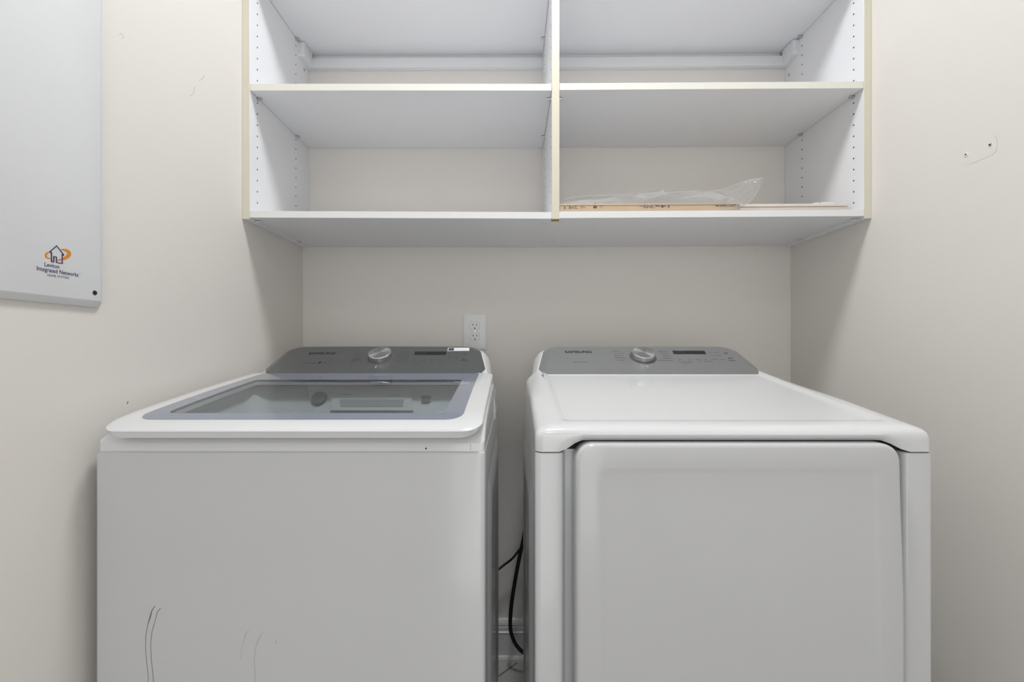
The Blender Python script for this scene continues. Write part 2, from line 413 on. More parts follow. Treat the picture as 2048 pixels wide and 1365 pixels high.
def plettering(bm, pl, s, xl, xr, ybase, ht, bold=0.0, cap='H', flip=False, hh=.0004):
    """text from photo x xl..xr, baseline at photo y of its left end"""
    a0, b0 = pl.px(xl, ybase); a1, _ = pl.px(xr, ybase)
    lettering(bm, pl, s, a0, b0, a1-a0, ht, bold, flip=flip, capref=cap, h=hh)
plettering(bm, PP, 'Leviton', 88.3, 118, 532.5, .0062, .004)
link('lettering', bm, M_navy, npn, smooth=0); bm = NB()
plettering(bm, PP, 'Integrated Networks', 73, 156, 540.5, .0066, .004)
link('lettering', bm, M_navy, npn, smooth=0)
bm = NB(); plettering(bm, PP, 'HOME', 94, 111.5, 552.5, .0036, 0); link('lettering', bm, M_sgrey, npn, smooth=0); bm = NB(); plettering(bm, PP, 'SYSTEM', 114, 137, 555, .0036, 0); link('lettering', bm, M_sgrey, npn, smooth=0); bm = NB(); plettering(bm, PP, 'TM', 157, 160.5, 549, .0012)
link('trademark_sign', bm, M_sgrey, npn, smooth=0, stuff=True)

# ------------------------------------------------------------------ outlet
oc = at(949, 664.5, YB); ot = thing('power_outlet', 'white duplex wall outlet behind the washer console', 'outlet', (oc.x, YB, oc.z-.066))
bm = NB()
def orr(d, y): return [(x, y, z) for x, z in rrect(oc.x-.0433+d, oc.x+.0433-d, oc.z-.066+d, oc.z+.066-d, .003, 4, 3)]
loft(bm, [orr(0, YB), orr(0, YB-.002), orr(.001, YB-.0035), orr(.004, YB-.006), orr(.007, YB-.0068)])
plate = link('wall_plate', bm, M_plate, ot, smooth=25)
OP = Plane((0, YB-.0068, 0), (1, 0, 0), (0, 0, 1))
for k, (px, py) in enumerate(((949, 652.2), (949.4, 673.8))):
    a, b = OP.px(px, py)
    def oval(s): return [(a+.0174*s*math.cos(t), b+max(-.0143, min(.0143, .0178*math.sin(t)))*s) for t in [2*math.pi*i/28 for i in range(28)]]
    bm = NB(); slab(bm, OP, oval(1.05), 0, .0002); link('receptacle_gap', bm, M_lgrey, ot, smooth=0)
    bm = NB(); slab(bm, OP, oval(1.0), 0, .0014); rc = link('receptacle', bm, M_plate, ot, smooth=30)
    bm = NB()
    for dx, hh in ((-.0063, .0046), (.0063, .0038)): slab(bm, OP, [(a+dx-.0012, b+.002-hh*.3), (a+dx+.0012, b+.002-hh*.3), (a+dx+.0012, b+.003+hh), (a+dx-.0012, b+.003+hh)], .0014, .0016)
    slab(bm, OP, [(a+.0026*math.cos(t), b-.0085+.0026*math.sin(t)) for t in [2*math.pi*i/12 for i in range(12)]], .0014, .0016)
    link('slots', bm, M_black, rc, smooth=0)
a, b = OP.px(949.2, 663); bm = NB(); disc(bm, OP.p(a, b), OP.n, .0035, .0012, 12); link('plate_screw', bm, M_pin, ot)

# ------------------------------------------------------------------ washing machine
def rr3(x0, x1, y0, y1, r, z, ix=0, iyf=0, iyb=0, rb=None, k=14):
    pts = rrect(x0+ix, x1-ix, y0+iyf, y1-iyb, r, 6, k, rb)
    return [(x, y, z(x, y) if callable(z) else z) for x, y in pts]
ZCON, SCON = 1.202, math.atan2(.078, .131)
CON_V = math.hypot(.078, .131)
WX0, WX1, WY0, WY1 = -.7335, -.0475, .772, 1.44
WXC = -.3815
wm = thing('washing_machine', 'white top-load washer with blue-grey glass lid and scratched front', 'washing machine', (WXC, 1.1, 0))
bm = NB()
loft(bm, [rr3(WX0, WX1, WY0, WY1, .009, .025, .006, .006), rr3(WX0, WX1, WY0, WY1, .009, .03), rr3(WX0, WX1, WY0, WY1, .009, .9365),
          rr3(WX0, WX1, WY0, WY1, .009, .9392, .0008, .0008), rr3(WX0, WX1, WY0, WY1, .009, .9405, .0022, .0022), rr3(WX0, WX1, WY0, WY1, .009, .941, .006, .006)], cap1=False)
wcab = link('cabinet', bm, M_enam, wm)
def emboss(par, x, sg, y0, y1, z0, z1):   # stamped stiffening panel on a side
    bm = NB()
    def rg(d, h): return [(x+sg*h, y, z) for y, z in rrect(y0+d, y1-d, z0+d, z1-d, .03, 5, 4)]
    loft(bm, [rg(0, -.001), rg(0, .0), rg(.018, .006), rg(.022, .0066), rg(.05, .0066), rg(.054, .006), rg(.07, .001), rg(.075, .0005)])
    link('stamped_panel', bm, M_enam, par, smooth=40)
emboss(wcab, WX1, 1, .86, 1.36, .10, .86)
for fx in (-.68, -.09):
    for fy in (.82, 1.39):
        bm = NB(); disc(bm, (fx, fy, 0), (0, 0, 1), .024, .012, 16); disc(bm, (fx, fy, .012), (0, 0, 1), .01, .015, 10); link('foot', bm, M_dgrey, wm)
# scratches on the front
WF = Plane((0, WY0, 0), (1, 0, 0), (0, 0, 1))
def zw(x, y): return WF.px(180+x/2.333, 780+y/2.333)
bm = NB()
stroke(bm, WF, [zw(*p) for p in ((303, 1010), (288, 1030), (280, 1060), (268, 1100), (259, 1150), (258, 1210), (264, 1280), (270, 1330), (272, 1400))], [.0011, .0016, .0024, .0010, .0009, .0008, .0008, .0007, .0007], 0, .0002)
link('scratch_mark', bm, M_scuff, wcab, smooth=0); bm = NB()
stroke(bm, WF, [zw(*p) for p in ((329, 1019), (312, 1040), (303, 1080), (288, 1130), (282, 1190), (286, 1270), (293, 1330), (298, 1400))], [.0010, .0011, .0009, .0009, .0008, .0008, .0009, .0009], 0, .0002)
link('scratch_mark', bm, M_scuff, wcab, smooth=0)
bm = NB()
stroke(bm, WF, [zw(*p) for p in ((740, 1122), (727, 1138), (721, 1160))], [.0006, .0010, .0013], 0, .0002)
link('scratch_mark', bm, M_fscuff, wcab, smooth=0); bm = NB()
stroke(bm, WF, [zw(*p) for p in ((804, 1135), (790, 1155), (783, 1170), (770, 1210), (765, 1270), (770, 1340), (774, 1400))], [.0006, .0011, .0008, .0005, .0005, .0005, .0004], 0, .0002)
link('scratch_mark', bm, M_fscuff, wcab, smooth=0); bm = NB()
stroke(bm, WF, [zw(*p) for p in ((721, 1160), (707, 1210), (700, 1260))], [.0006, .0004, .0003], 0, .0002)
link('scratch_mark', bm, M_fscuff, wcab, smooth=0); bm = NB()
stroke(bm, WF, [zw(*p) for p in ((867, 1172), (868, 1186))], .0009, 0, .0002)
link('scratch_mark', bm, M_fscuff, wcab, smooth=0)
# top cover with the opening
cov = [(.777, .957), (.784, .9645), (.792, .972), (.81, .980), (.84, .9885), (.90, .9990), (1.0, 1.0125), (1.17, 1.0315), (1.22, 1.0315), (1.3, 1.012), (1.44, .995)]
def cz(x, y): return interp(cov, y)
c0 = (WX0+.002, WX1-.0015, .777, 1.437)
def cr(ix, iyf, z, r=.007): return rr3(*c0, r, z, ix, iyf, ix*.4)
OPEN = (-.665, -.098, .835, 1.135)
def side(d): # the long sides are chamfered, the front is not
    return lambda x, y: cz(x, y)-d*(1 if y > .80 else max(.25, (y-.777)/.023))
rings = [cr(0, 0, .9385), cr(0, 0, side(.011)), cr(.0006, .0008, side(.0085)), cr(.0025, .0022, side(.0055)), cr(.006, .005, side(.0025)), cr(.011, .009, cz), cr(.02, .02, cz)]
def orng(d, z, r=.05, db=0): return rr3(*OPEN, r, z, d, d, db if db else d, rb=.05)
rings += [orng(-.012, lambda x, y: cz(x, y)-.001), orng(-.004, lambda x, y: cz(x, y)-.003)]
liner = [orng(-.004, lambda x, y: cz(x, y)-.003), orng(0, lambda x, y: cz(x, y)-.006), orng(.004, lambda x, y: cz(x, y)-.012),
          orng(.02, .952, .06, .045), orng(.03, .938, .08, .055)]
cxo, cyo = -.3815, .975
def circ(rad, z):
    base = orng(.03, 0, .08, .055); out = []
    for x, y, _ in base:
        a = math.atan2(y-cyo, x-cxo); out.append((cxo+rad*math.cos(a)*1.06, cyo+rad*.72*math.sin(a), z))
    return out
liner += [circ(.155, .925), circ(.15, .915)]
bm = NB(); loft(bm, rings, cap0=False, cap1=False)
wcov = link('top_cover', bm, M_gplast, wm, smooth=40)
bm = NB(); loft(bm, liner, cap0=False, cap1=False); link('tub_liner', bm, M_tub, wcov, smooth=40)
bm = NB(); loft(bm, [circ(.1505, .9155), circ(.16, .90), circ(.20, .86), circ(.21, .60), circ(.19, .56)], cap0=False)
link('wash_tub', bm, M_steel, wm)
# seam and pinhole on the cover front
CFp = Plane((0, .777, 0), (1, 0, 0), (0, 0, 1))
bm = NB(); a, _ = CFp.px(940.5, 890); stroke(bm, CFp, [(a, .942), (a, .9535)], .0008, 0, .0003); link('seam', bm, M_lgrey, wcov, smooth=0)
a, b = CFp.px(851.5, 897.5); bm = NB(); disc(bm, CFp.p(a, b), CFp.n, .0016, .0003, 10); link('pinhole', bm, M_black, wcov)
# dispenser on the rear inside wall: tilted plane
r0 = Vector((0, OPEN[3]-.0045, cz(0, OPEN[3]-.004)-.012)); r1 = Vector((0, OPEN[3]-.0455, .952))
RP = Plane(r1, (1, 0, 0), r0-r1)
def ipoly(pts): return [RP.px(*p) for p in pts]
bm = NB(); slab(bm, RP, ipoly(((666, 780), (822, 779), (826, 823), (662, 823))), 0, .005); dr = link('detergent_drawer', bm, M_tub, wcov, smooth=0)
bm = NB(); slab(bm, RP, ipoly(((679, 801), (808, 801), (806, 816), (682, 816))), .005, .0056); link('handle_recess', bm, M_lgrey, dr, smooth=0)
bm = NB()
plettering(bm, RP, 'Detergent', 686, 704, 792, .003, hh=.0054); link('lettering', bm, M_print, dr, smooth=0); bm = NB()
plettering(bm, RP, 'Powder', 782, 799, 794, .003, hh=.0054); link('lettering', bm, M_print, dr, smooth=0)
a, b = RP.px(638, 798); bm = NB(); disc(bm, RP.p(a, b), RP.n, .020, .006, 24, .017); link('bleach_cap', bm, M_dgrey, wcov)
a, b = RP.px(852, 799.5); bm = NB(); slab(bm, RP, [(a+x, b+z) for x, z in rrect(-.0115, .0115, -.009, .009, .004, 4, 1)], 0, .004); link('dispenser_button', bm, M_dgrey, wcov, smooth=40)
# lid
LID = (-.7135, -.0515, .7515, ZCON-.001)
lidt = [(.7515, .9845), (.77, .9912), (.787, .9965), (.81, 1.0022), (.84, 1.0075), (.90, 1.0165), (1.0, 1.0305), (1.1, 1.0430), (1.21, 1.0555)]
def lz(x, y): return interp(lidt, y)
def lr(ix, iyf, dz, r=.034, ib=0): return rr3(*LID, r, lambda x, y: lz(x, y)+dz, ix, iyf, ib, rb=.010, k=20)
GX, GF = .038, .0335          # glass inset from the lid edge
rings = [lr(.030, .034, -.0165, .03, .03), lr(.0110, .0095, -.0186), lr(.0070, .0062, -.0180), lr(.0036, .0033, -.0110), lr(.0008, .0008, -.0048), lr(.0002, .0001, -.0036), lr(.0018, .0018, -.0020), lr(.006, .006, -.0006),
         lr(.014, .013, 0), lr(GX-.008, GF-.006, .0006), lr(GX-.0004, GF-.0004, 0, .03), lr(GX+.002, GF+.002, -.004, .03), lr(GX+.036, GF+.028, -.0045, .025, .096), lr(GX+.036, GF+.028, -.013, .025, .096)]
bm = NB(); loft(bm, rings+[rings[0]], cap0=False, cap1=False); bmesh.ops.remove_doubles(bm, verts=bm.verts[:], dist=1e-6)
lid = link('lid', bm, M_gplast, wm, smooth=40)
bm = NB(); loft(bm, [lr(GX, GF, -.0030, .03), lr(GX, GF, .0003, .03), lr(GX+.035, GF+.029, .0003, .016, .097), lr(GX+.035, GF+.029, -.0030, .016, .097)], cap0=False, cap1=False)
link('glass_border', bm, M_frit, lid, label='glossy blue-grey border of the lid glass')
# clear pane: strips along y so the crowned glass stays smooth
xa, xb = LID[0]+GX+.035, LID[1]-GX-.035; ya, yb2 = LID[2]+GF+.029, LID[3]-.097
bm = NB(); top_, bot_ = [], []
N = 24
for i in range(N+1):
    y = ya+(yb2-ya)*i/N; d = 0
    if y-ya < .016: d = .016-math.sqrt(max(0, .016**2-(.016-(y-ya))**2))
    top_.append([bm.verts.new((x, y, lz(0, y)+.0002)) for x in (xa+d, xb-d)])
for i in range(N): bm.faces.new((top_[i][0], top_[i][1], top_[i+1][1], top_[i+1][0]))
link('glass_pane', bm, M_glass, lid, smooth=60)

# ------------------------------------------------------------------ console (shared by both machines)
def outline(d, grow=0.0, n=7, dv=0.0, sq=1.0):
    hb, ho, ht, vt, r = .292+grow, .307-d+grow, .291-d+grow, CON_V-d*.8+grow*.8, .042-d*.6
    vb = .030*(1-d/.0155) if d < .0155 else 0.0
    P = [(hb+.013*(1-sq), 0.0-grow*.05+dv), (ho, max(vb*sq, .0005)+dv)]
    # rounded top corner between side (slanting from ho to ht) and the slightly arched top
    for i in range(n+1):
        t = i/n*math.pi/2
        P.append((ht-r*1.25+r*1.25*math.cos(t), vt-r+r*math.sin(t)))
    arch = [(ht*.5, vt+.0012), (ht*.2, vt+.0018)]
    R = P+arch
    return R+[(-x, v) for x, v in R[::-1]]
def console(root, xc, name_m, dy=0.0, dz=0.0):
    pl = Plane((xc, ZCON+dy, 1.0545+dz), (1, 0, 0), (0, math.cos(SCON), math.sin(SCON)))
    bm = NB()
    loft(bm, [[pl.p(u, v, h) for u, v in outline(0, gr, dv=h*math.tan(SCON)*.9+.004-(.009 if h < -.012 else 0), sq=max(.1, min(1, 1+(h+.010)/.014)))] for h, gr in ((-.11, .030), (-.07, .028), (-.05, .025), (-.034, .0195), (-.022, .0135), (-.015, .0085), (-.011, .0045), (-.009, .0025), (-.0078, .0012))]+[[pl.p(u, v, -.0074) for u, v in outline(.001, .0)]])
    box(bm, xc-.304, xc+.304, ZCON+(.002 if name_m == 'w' else -.006), 1.39, .985, 1.0515, .003, 2)   # plinth the console stands on
    cs = link('console', bm, M_gplast, root, smooth=35)
    bm = NB()
    loft(bm, [[pl.p(u, v, h) for u, v in outline(d)] for d, h in ((0, -.0078), (0, -.0068), (.0005, -.0062), (.010, -.0022), (.0135, -.0008), (.0165, 0), (.0180, 0))])
    link('control_panel', bm, M_grey if name_m == 'w' else M_grey2, cs, smooth=16)
    return cs, pl
wcs, WP = console(wm, WXC, 'w')
dx_c = .3815
def knob(cs, pl, px, py):
    a, b = pl.px(px, py)
    bm = NB(); n = 40
    R = Matrix((pl.r, pl.u, pl.n)).transposed()
    off = pl.p(a, b)
    def rg(r, h): return [Vector((r*math.cos(2*math.pi*k/n), r*math.sin(2*math.pi*k/n), h)) for k in range(n)]
    loft(bm, [rg(.0325, .0012), rg(.0325, .0155), rg(.0318, .0165), rg(.0306, .0172), rg(.0290, .0172), rg(.0003, .0172)])
    me_o = link('knob', bm, M_knob, None, smooth=25, label='brushed metal dial knob')
    me_o.parent = cs; me_o.matrix_local = Matrix.Translation(off-wloc(cs)) @ R.to_4x4()
    bm = NB(); loft(bm, [[off+R @ v for v in rg(.0385, .0001)], [off+R @ v for v in rg(.0385, .0008)], [off+R @ v for v in rg(.0365, .0012)], [off+R @ v for v in rg(.033, .0006)]])
    link('dial_ring', bm, M_ring, cs, smooth=20)
    bm = NB(); slab(bm, pl, [(a-.0012, b-.056), (a+.0012, b-.056), (a+.0012, b-.044), (a-.0012, b-.044)], 0, .0004)
    link('dial_mark', bm, M_lprint, cs, smooth=0)
def quad_px(bm, pl, pts, h=.0005): slab(bm, pl, [pl.px(*p) for p in pts], 0, h)
def prints(cs, pl, m, rows, hgt=.0028):
    bm = NB()
    for s, xl, xr, y in rows: plettering(bm, pl, s, xl, xr, y, hgt)
    return link('printed_labels', bm, m, cs, smooth=0, stuff=True)
# washer panel
knob(wcs, WP, 760.5, 715.2)
bm = NB(); plettering(bm, WP, 'SAMSUNG', 616, 668.6, 709.3, .0108); plettering(bm, WP, 'SAMSUNG', 616.5, 669.1, 709.1, .0108, hh=.00055); link('lettering', bm, M_black, wcs, smooth=0)
prints(wcs, WP, M_black, (('ActiveWater', 604.5, 633, 727.5), ('VRT', 645, 652, 727.3)), .0042)
bm = NB(); quad_px(bm, WP, ((635.5, 727), (639, 724.2), (642.5, 724.2), (640, 727))); link('leaf_mark', bm, M_black, wcs, smooth=0)
bm = NB(); quad_px(bm, WP, ((827.5, 710.2), (829.8, 703.7), (892.2, 703.7), (891.2, 710.2))); dsp = link('display', bm, M_disp, wcs, smooth=0)
bm = NB()
for k in range(5): 
    quad_px(bm, WP, ((832+k*4.6, 706.3), (832.4+k*4.6, 705.2), (834.6+k*4.6, 705.2), (834.3+k*4.6, 706.3)), .0007)
    quad_px(bm, WP, ((831+k*4.6, 709), (831.4+k*4.6, 707.9), (833.6+k*4.6, 707.9), (833.3+k*4.6, 709)), .0007)
link('display_digits', bm, M_print, dsp, smooth=0, stuff=True)
prints(wcs, WP, M_print, (('NORMAL', 712, 727, 706), ('HEAVY DUTY', 709.5, 732, 710), ('BEDDING', 707, 720, 714.2), ('PERM PRESS', 705, 718.5, 718), ('WATERPROOF', 703.5, 725, 720.2), ('DELICATES', 701.5, 724.5, 723.6),
       ('QUICK WASH', 798.5, 820.5, 705.6), ('DEEP WASH', 800, 819, 709.6), ('RINSE + SPIN', 795, 817, 714), ('SELF CLEAN', 796.5, 815.5, 718.4), ('SPIN ONLY', 792.5, 813.5, 723),
       ('Temp', 826, 832, 721.4), ('Soil', 843, 850, 721.4), ('Spin', 860, 868, 721.4), ('Rinse', 876.5, 883, 721.4), ('Warm', 824, 832.5, 725.4), ('Normal', 841, 850, 725.4), ('High', 859, 866, 725.4), ('Extra', 876, 882.5, 725.4), ('Delay End', 826, 841, 728.4),
       ('Eco', 897.5, 902.5, 708.6), ('Steam', 910, 918, 707.6), ('Extra', 896, 902.5, 714.2), ('Rinse', 895, 903, 716), ('Pre', 910, 916, 714), ('Soak', 910, 915, 716), ('Smart', 893, 902, 721), ('Lock', 907, 915, 721)), .0034)
bm = NB()
def ringmark(bm, pl, px, py, r, wd):
    a, b = pl.px(px, py); stroke(bm, pl, [(a+r*math.cos(2*math.pi*i/16), b+r*math.sin(2*math.pi*i/16)) for i in range(17)], wd)
ringmark(bm, WP, 929.8, 708.2, .0045, .0012)
quad_px(bm, WP, ((924.5, 720), (925.3, 716.8), (928.5, 718.4))); quad_px(bm, WP, ((929.4, 720), (930, 716.8), (930.9, 716.8), (930.4, 720))); quad_px(bm, WP, ((931.4, 720), (932, 716.8), (932.9, 716.8), (932.4, 720)))
quad_px(bm, WP, ((920.5, 722), (920.6, 721.5), (935, 721.5), (935, 722)))
link('button_icons', bm, M_print, wcs, smooth=0, stuff=True)
bm = NB(); quad_px(bm, WP, ((894.5, 702.8), (895.6, 696.2), (938, 696.2), (938.3, 702.3))); stk = link('sticker', bm, M_plw, wcs, smooth=0, label='white energy sticker with a dark end')
bm = NB(); quad_px(bm, WP, ((895.8, 702), (896.9, 697), (908, 697), (907, 702)), .0007); link('sticker_block', bm, M_print, stk, smooth=0)

# ------------------------------------------------------------------ dryer
DX, DXR, DY0, DY1 = .0402, .7275, .758, 1.43
dr_ = thing('clothes_dryer', 'plain white front-load dryer with a grey console', 'dryer', (.381, 1.1, 0))
DZ = .9440
cI0, cI1, REC = .0875, .6785, .786
plan = [(DX, DY1), (DX, .786)]
for i in range(7):
    t = math.pi+i/6*math.pi/2; plan.append((DX+.010+.010*math.cos(t), DY0+.010+.010*math.sin(t)))
def fillet(x, sg):
    o = []
    for i in range(6):
        t = i/5*math.pi/2; o.append((x-sg*.008+sg*.010*math.sin(t), DY0+.010*(1-math.cos(t))))
    o += [(x+sg*.003, REC-.004), (x+sg*.007, REC)]
    return o
plan += fillet(cI0, 1)
plan += fillet(cI1, -1)[::-1]
for i in range(7):
    t = 1.5*math.pi+i/6*math.pi/2; plan.append((DXR-.010+.010*math.cos(t), DY0+.010+.010*math.sin(t)))
plan += [(DXR, .786), (DXR, DY1)]
def rinset(d): # slight shrink towards the plan centre, for the rim bevel
    return [(x+(d if x < .06 else -d if x > .70 else 0), y+(d if y < .786 else -d if y > 1.4 else 0)) for x, y in plan]
bm = NB(); loft(bm, [[(x, y, .025) for x, y in rinset(.004)], [(x, y, .03) for x, y in plan], [(x, y, DZ-.004) for x, y in plan], [(x, y, DZ-.0018) for x, y in rinset(.0008)], [(x, y, DZ-.0008) for x, y in rinset(.003)]])
dcab = link('cabinet', bm, M_enam, dr_, smooth=35)
emboss(dcab, DX, -1, .86, 1.34, .10, .86)
for fx in (.09, .67):
    for fy in (.82, 1.38):
        bm = NB(); disc(bm, (fx, fy, 0), (0, 0, 1), .024, .012, 16); disc(bm, (fx, fy, .012), (0, 0, 1), .01, .015, 10); link('foot', bm, M_dgrey, dr_)
# top cover: crowned lid with a shallow dish and a cut-out over the door
def dt(x, y):
    e = max(0, min(1, 1-(min(x-DX, DXR-x)/.038)))
    return 1.0545+(min(y, 1.25)-1.2)*.155-.020*smooth01(e)*smooth01((y-.95)/.28)-.06*smooth01((y-1.25)/.16)
def smooth01(t): t = max(0, min(1, t)); return t*t*(3-2*t)
def dbot(x, y):
    if y > DY0+.03: return DZ+.0006
    s = min(smooth01((x-(cI0-.008))/.045), smooth01(((cI1+.008)-x)/.045))
    return DZ+.0006+.0180*s
def dfront(x, y): # front face sets back over the door
    s = min(smooth01((x-(cI0-.008))/.05), smooth01(((cI1+.008)-x)/.05))
    return s
def drr(ix, iyf, z, setback=0.0, r=.014, yb=DY1):
    out = []
    for x, y in rrect(DX+ix, DXR-ix, DY0+iyf, yb-ix*.3, r, 8, 48, .02):
        zv = z(x, y) if callable(z) else z
        if setback and y < DY0+.03: y += setback*dfront(x, y)
        out.append((x, y, zv))
    return out
D = lambda d, m=.05: (lambda x, y: max(dt(x, y)-d, dbot(x, y)+m) if y < DY0+.03 and m < .05 else dt(x, y)-d)
rings = [drr(0, 0, dbot, .012), drr(0, 0, lambda x, y: dbot(x, y)+.004, .0075), drr(0, 0, D(.026, .0085), .002), drr(.0006, .0004, D(.017, .0115)), drr(.003, .0018, D(.0105, .0145)), drr(.008, .0045, D(.006, .0175)), drr(.014, .008, D(.004)),
         drr(.022, .013, D(.0017)), drr(.032, .020, D(.0005)), drr(.043, .034, D(0), yb=1.26), drr(.049, .041, D(.0004), yb=1.255), drr(.056, .047, D(.0034), yb=1.25), drr(.062, .053, D(.0047), yb=1.245), drr(.070, .061, D(.0047), yb=1.24)]
bm = NB(); loft(bm, rings, cap0=False, cap1=True)
link('top_cover', bm, M_gplast, dr_, smooth=50)
# door
def bulge(z): return -.0085*smooth01((.955-z)/.30)
def door_ring(d, y, r=.03):
    return [(x, y+bulge(z), z) for x, z in rrect(.1085+d, .6605-d, .12+d, .9605-d, max(.01, r-d*.5), 8, 24)]
bm = NB()
loft(bm, [door_ring(.004, .787), door_ring(0, .782), door_ring(0, .754), door_ring(.0008, .7495), door_ring(.003, .7468), door_ring(.007, .7456), door_ring(.040, .7450, .035), door_ring(.0425, .7452, .035), door_ring(.047, .7464, .04), door_ring(.052, .7468, .04), door_ring(.10, .7462, .04), door_ring(.20, .7455, .04), door_ring(.26, .7452, .01)])
link('door', bm, M_enam, dr_, smooth=35)
dcs, DP = console(dr_, dx_c, 'd', 0, .0)
knob(dcs, DP, 1285.2, 714.6)
bm = NB(); plettering(bm, DP, 'SAMSUNG', 1129.5, 1182.6, 706.4, .0108); plettering(bm, DP, 'SAMSUNG', 1130, 1183.1, 706.2, .0108, hh=.00055); link('lettering', bm, M_black, dcs, smooth=0)
prints(dcs, DP, M_black, (('Sensor Dry', 1146, 1175.5, 725.6),), .0042)
bm = NB(); quad_px(bm, DP, ((1347.5, 708.8), (1344, 702.2), (1408, 702.2), (1412.3, 708.8))); dsp = link('display', bm, M_disp, dcs, smooth=0)
bm = NB()
for k in range(4):
    quad_px(bm, DP, ((1350.5+k*4.6, 704.6), (1350+k*4.6, 703.5), (1353+k*4.6, 703.5), (1353.5+k*4.6, 704.6)), .0007)
    quad_px(bm, DP, ((1351.5+k*4.6, 707.4), (1351+k*4.6, 706.2), (1354+k*4.6, 706.2), (1354.5+k*4.6, 707.4)), .0007)
link('display_digits', bm, M_print, dsp, smooth=0, stuff=True)
prints(dcs, DP, M_print, (('NORMAL', 1224.5, 1239, 703.6), ('HEAVY DUTY', 1226, 1248, 708.2), ('BEDDING', 1228, 1244, 712.6), ('PERM PRESS', 1229.5, 1251.5, 717.2), ('TOWELS', 1231.5, 1247, 721.8),
       ('QUICK DRY', 1316, 1335, 704), ('AIR FLUFF', 1319, 1337, 708.2), ('TIME DRY', 1323.5, 1340.5, 712.8), ('DELICATES', 1325, 1343.5, 717.4), ('WRINKLE RELEASE', 1316.5, 1345.5, 722.3),
       ('Dry', 1357, 1363, 720), ('Temp', 1375, 1381, 720), ('Time', 1392, 1399.5, 720), ('Signal', 1409, 1414, 720), ('Normal', 1357, 1371, 724.4), ('Medium', 1376, 1385.5, 724.4), ('Adjust', 1395, 1404.5, 724.4), ('Wrinkle', 1408.5, 1426, 724), ('Damp Alert', 1366, 1379.5, 727.6),
       ('Eco', 1417, 1423, 706.6), ('Steam', 1428, 1437, 706.4), ('Anti', 1422, 1428, 712), ('Static', 1433.5, 1442, 712.6), ('Smart', 1426, 1434, 720), ('Lock', 1440, 1447, 720)), .0034)
bm = NB(); ringmark(bm, DP, 1451.5, 707, .0045, .0012)
quad_px(bm, DP, ((1457, 719), (1456, 715.8), (1459.6, 717.4))); quad_px(bm, DP, ((1461, 719), (1460.2, 715.8), (1461.2, 715.8), (1462, 719))); quad_px(bm, DP, ((1463, 719), (1462.2, 715.8), (1463.2, 715.8), (1464, 719)))
quad_px(bm, DP, ((1457, 722), (1457, 721.5), (1471, 721.5), (1471, 722)))
link('button_icons', bm, M_print, dcs, smooth=0, stuff=True)

# ------------------------------------------------------------------ things on the bottom shelf, right bay
def ztop(x): return zz(436.6, ZF)+(zz(432.3, ZF)-zz(436.6, ZF))*(x-DX0)/(PR0-DX0)+TH
fx0 = .1345; fx1 = fx0+.508; FY0, FY1, FZ = 1.246, 1.578, .0250
zt0 = ztop(fx0)+.0012
filt = thing('air_filter', 'boxed cardboard-framed air filter lying in clear plastic on the lower right shelf', 'air filter', ((fx0+fx1)/2, (FY0+FY1)/2, ztop((fx0+fx1)/2)))
tlt = lambda x, y: (ztop(x)-ztop(fx0))
bm = NB(); box(bm, fx0, fx1, FY0, FY1, zt0, zt0+.0195, .0015, 2, top=tlt); link('frame', bm, M_card, filt)
bm = NB(); box(bm, fx0-.004, fx1, FY0-.0015, FY1, zt0+.0198, zt0+FZ, .0015, 2, top=tlt); link('frame_lip', bm, M_card, filt)
bm = NB(); box(bm, fx0+.012, fx1-.012, FY0+.012, FY1-.012, zt0+.018, zt0+FZ+.0006, .001, 1, top=tlt); link('filter_media', bm, M_plw, filt)
FP = Plane((0, FY0, 0), (1, 0, ztop(1)-ztop(0)), (0, 0, 1))
bm = NB()
plettering(bm, FP, '14x20', 1279, 1331, 418.2, .0085, .015, flip=True)
link('lettering', bm, M_cprint, filt, smooth=0); bm = NB()
plettering(bm, FP, 'Filtrete', 1423, 1471, 418.5, .0095, .015, flip=True)
link('lettering', bm, M_cprint, filt, smooth=0); bm = NB()
plettering(bm, FP, '3M', 1133, 1147, 419, .0100, 0, flip=True)
link('lettering', bm, M_cprint, filt, smooth=0); bm = NB()
quad_px(bm, FP, ((1176, 412.5), (1182.2, 406.8), (1189, 412.5))); quad_px(bm, FP, ((1178.5, 418), (1178.5, 412), (1186, 412), (1186, 418)))
link('arrow_mark', bm, M_cprint, filt, smooth=0); bm = NB()
quad_px(bm, FP, ((1120.5, 419.5), (1120.5, 413), (1123.5, 416), (1122.5, 419.5))); link('edge_print', bm, M_cprint, filt, smooth=0); bm = NB(); quad_px(bm, FP, ((1130, 418.5), (1130, 411.5), (1132, 411.5), (1132, 418.5)))
link('edge_print', bm, M_cprint, filt, smooth=0)
M_fprint = mat('faint_card_print', (0.36, 0.27, 0.18), 0.8)
bm = NB()
for x0, x1, y in ((1153, 1163, 411), (1153, 1160, 413.4), (1153, 1163, 415.6), (1191, 1199, 413), (1191, 1197, 415.5), (1268, 1292, 412), (1272, 1292, 414.4), (1416, 1435, 409), (1416, 1432, 412)):
    quad_px(bm, FP, ((x0, y+.9), (x0, y), (x1, y), (x1, y+.9)))
link('fine_print', bm, M_fprint, filt, smooth=0, stuff=True)
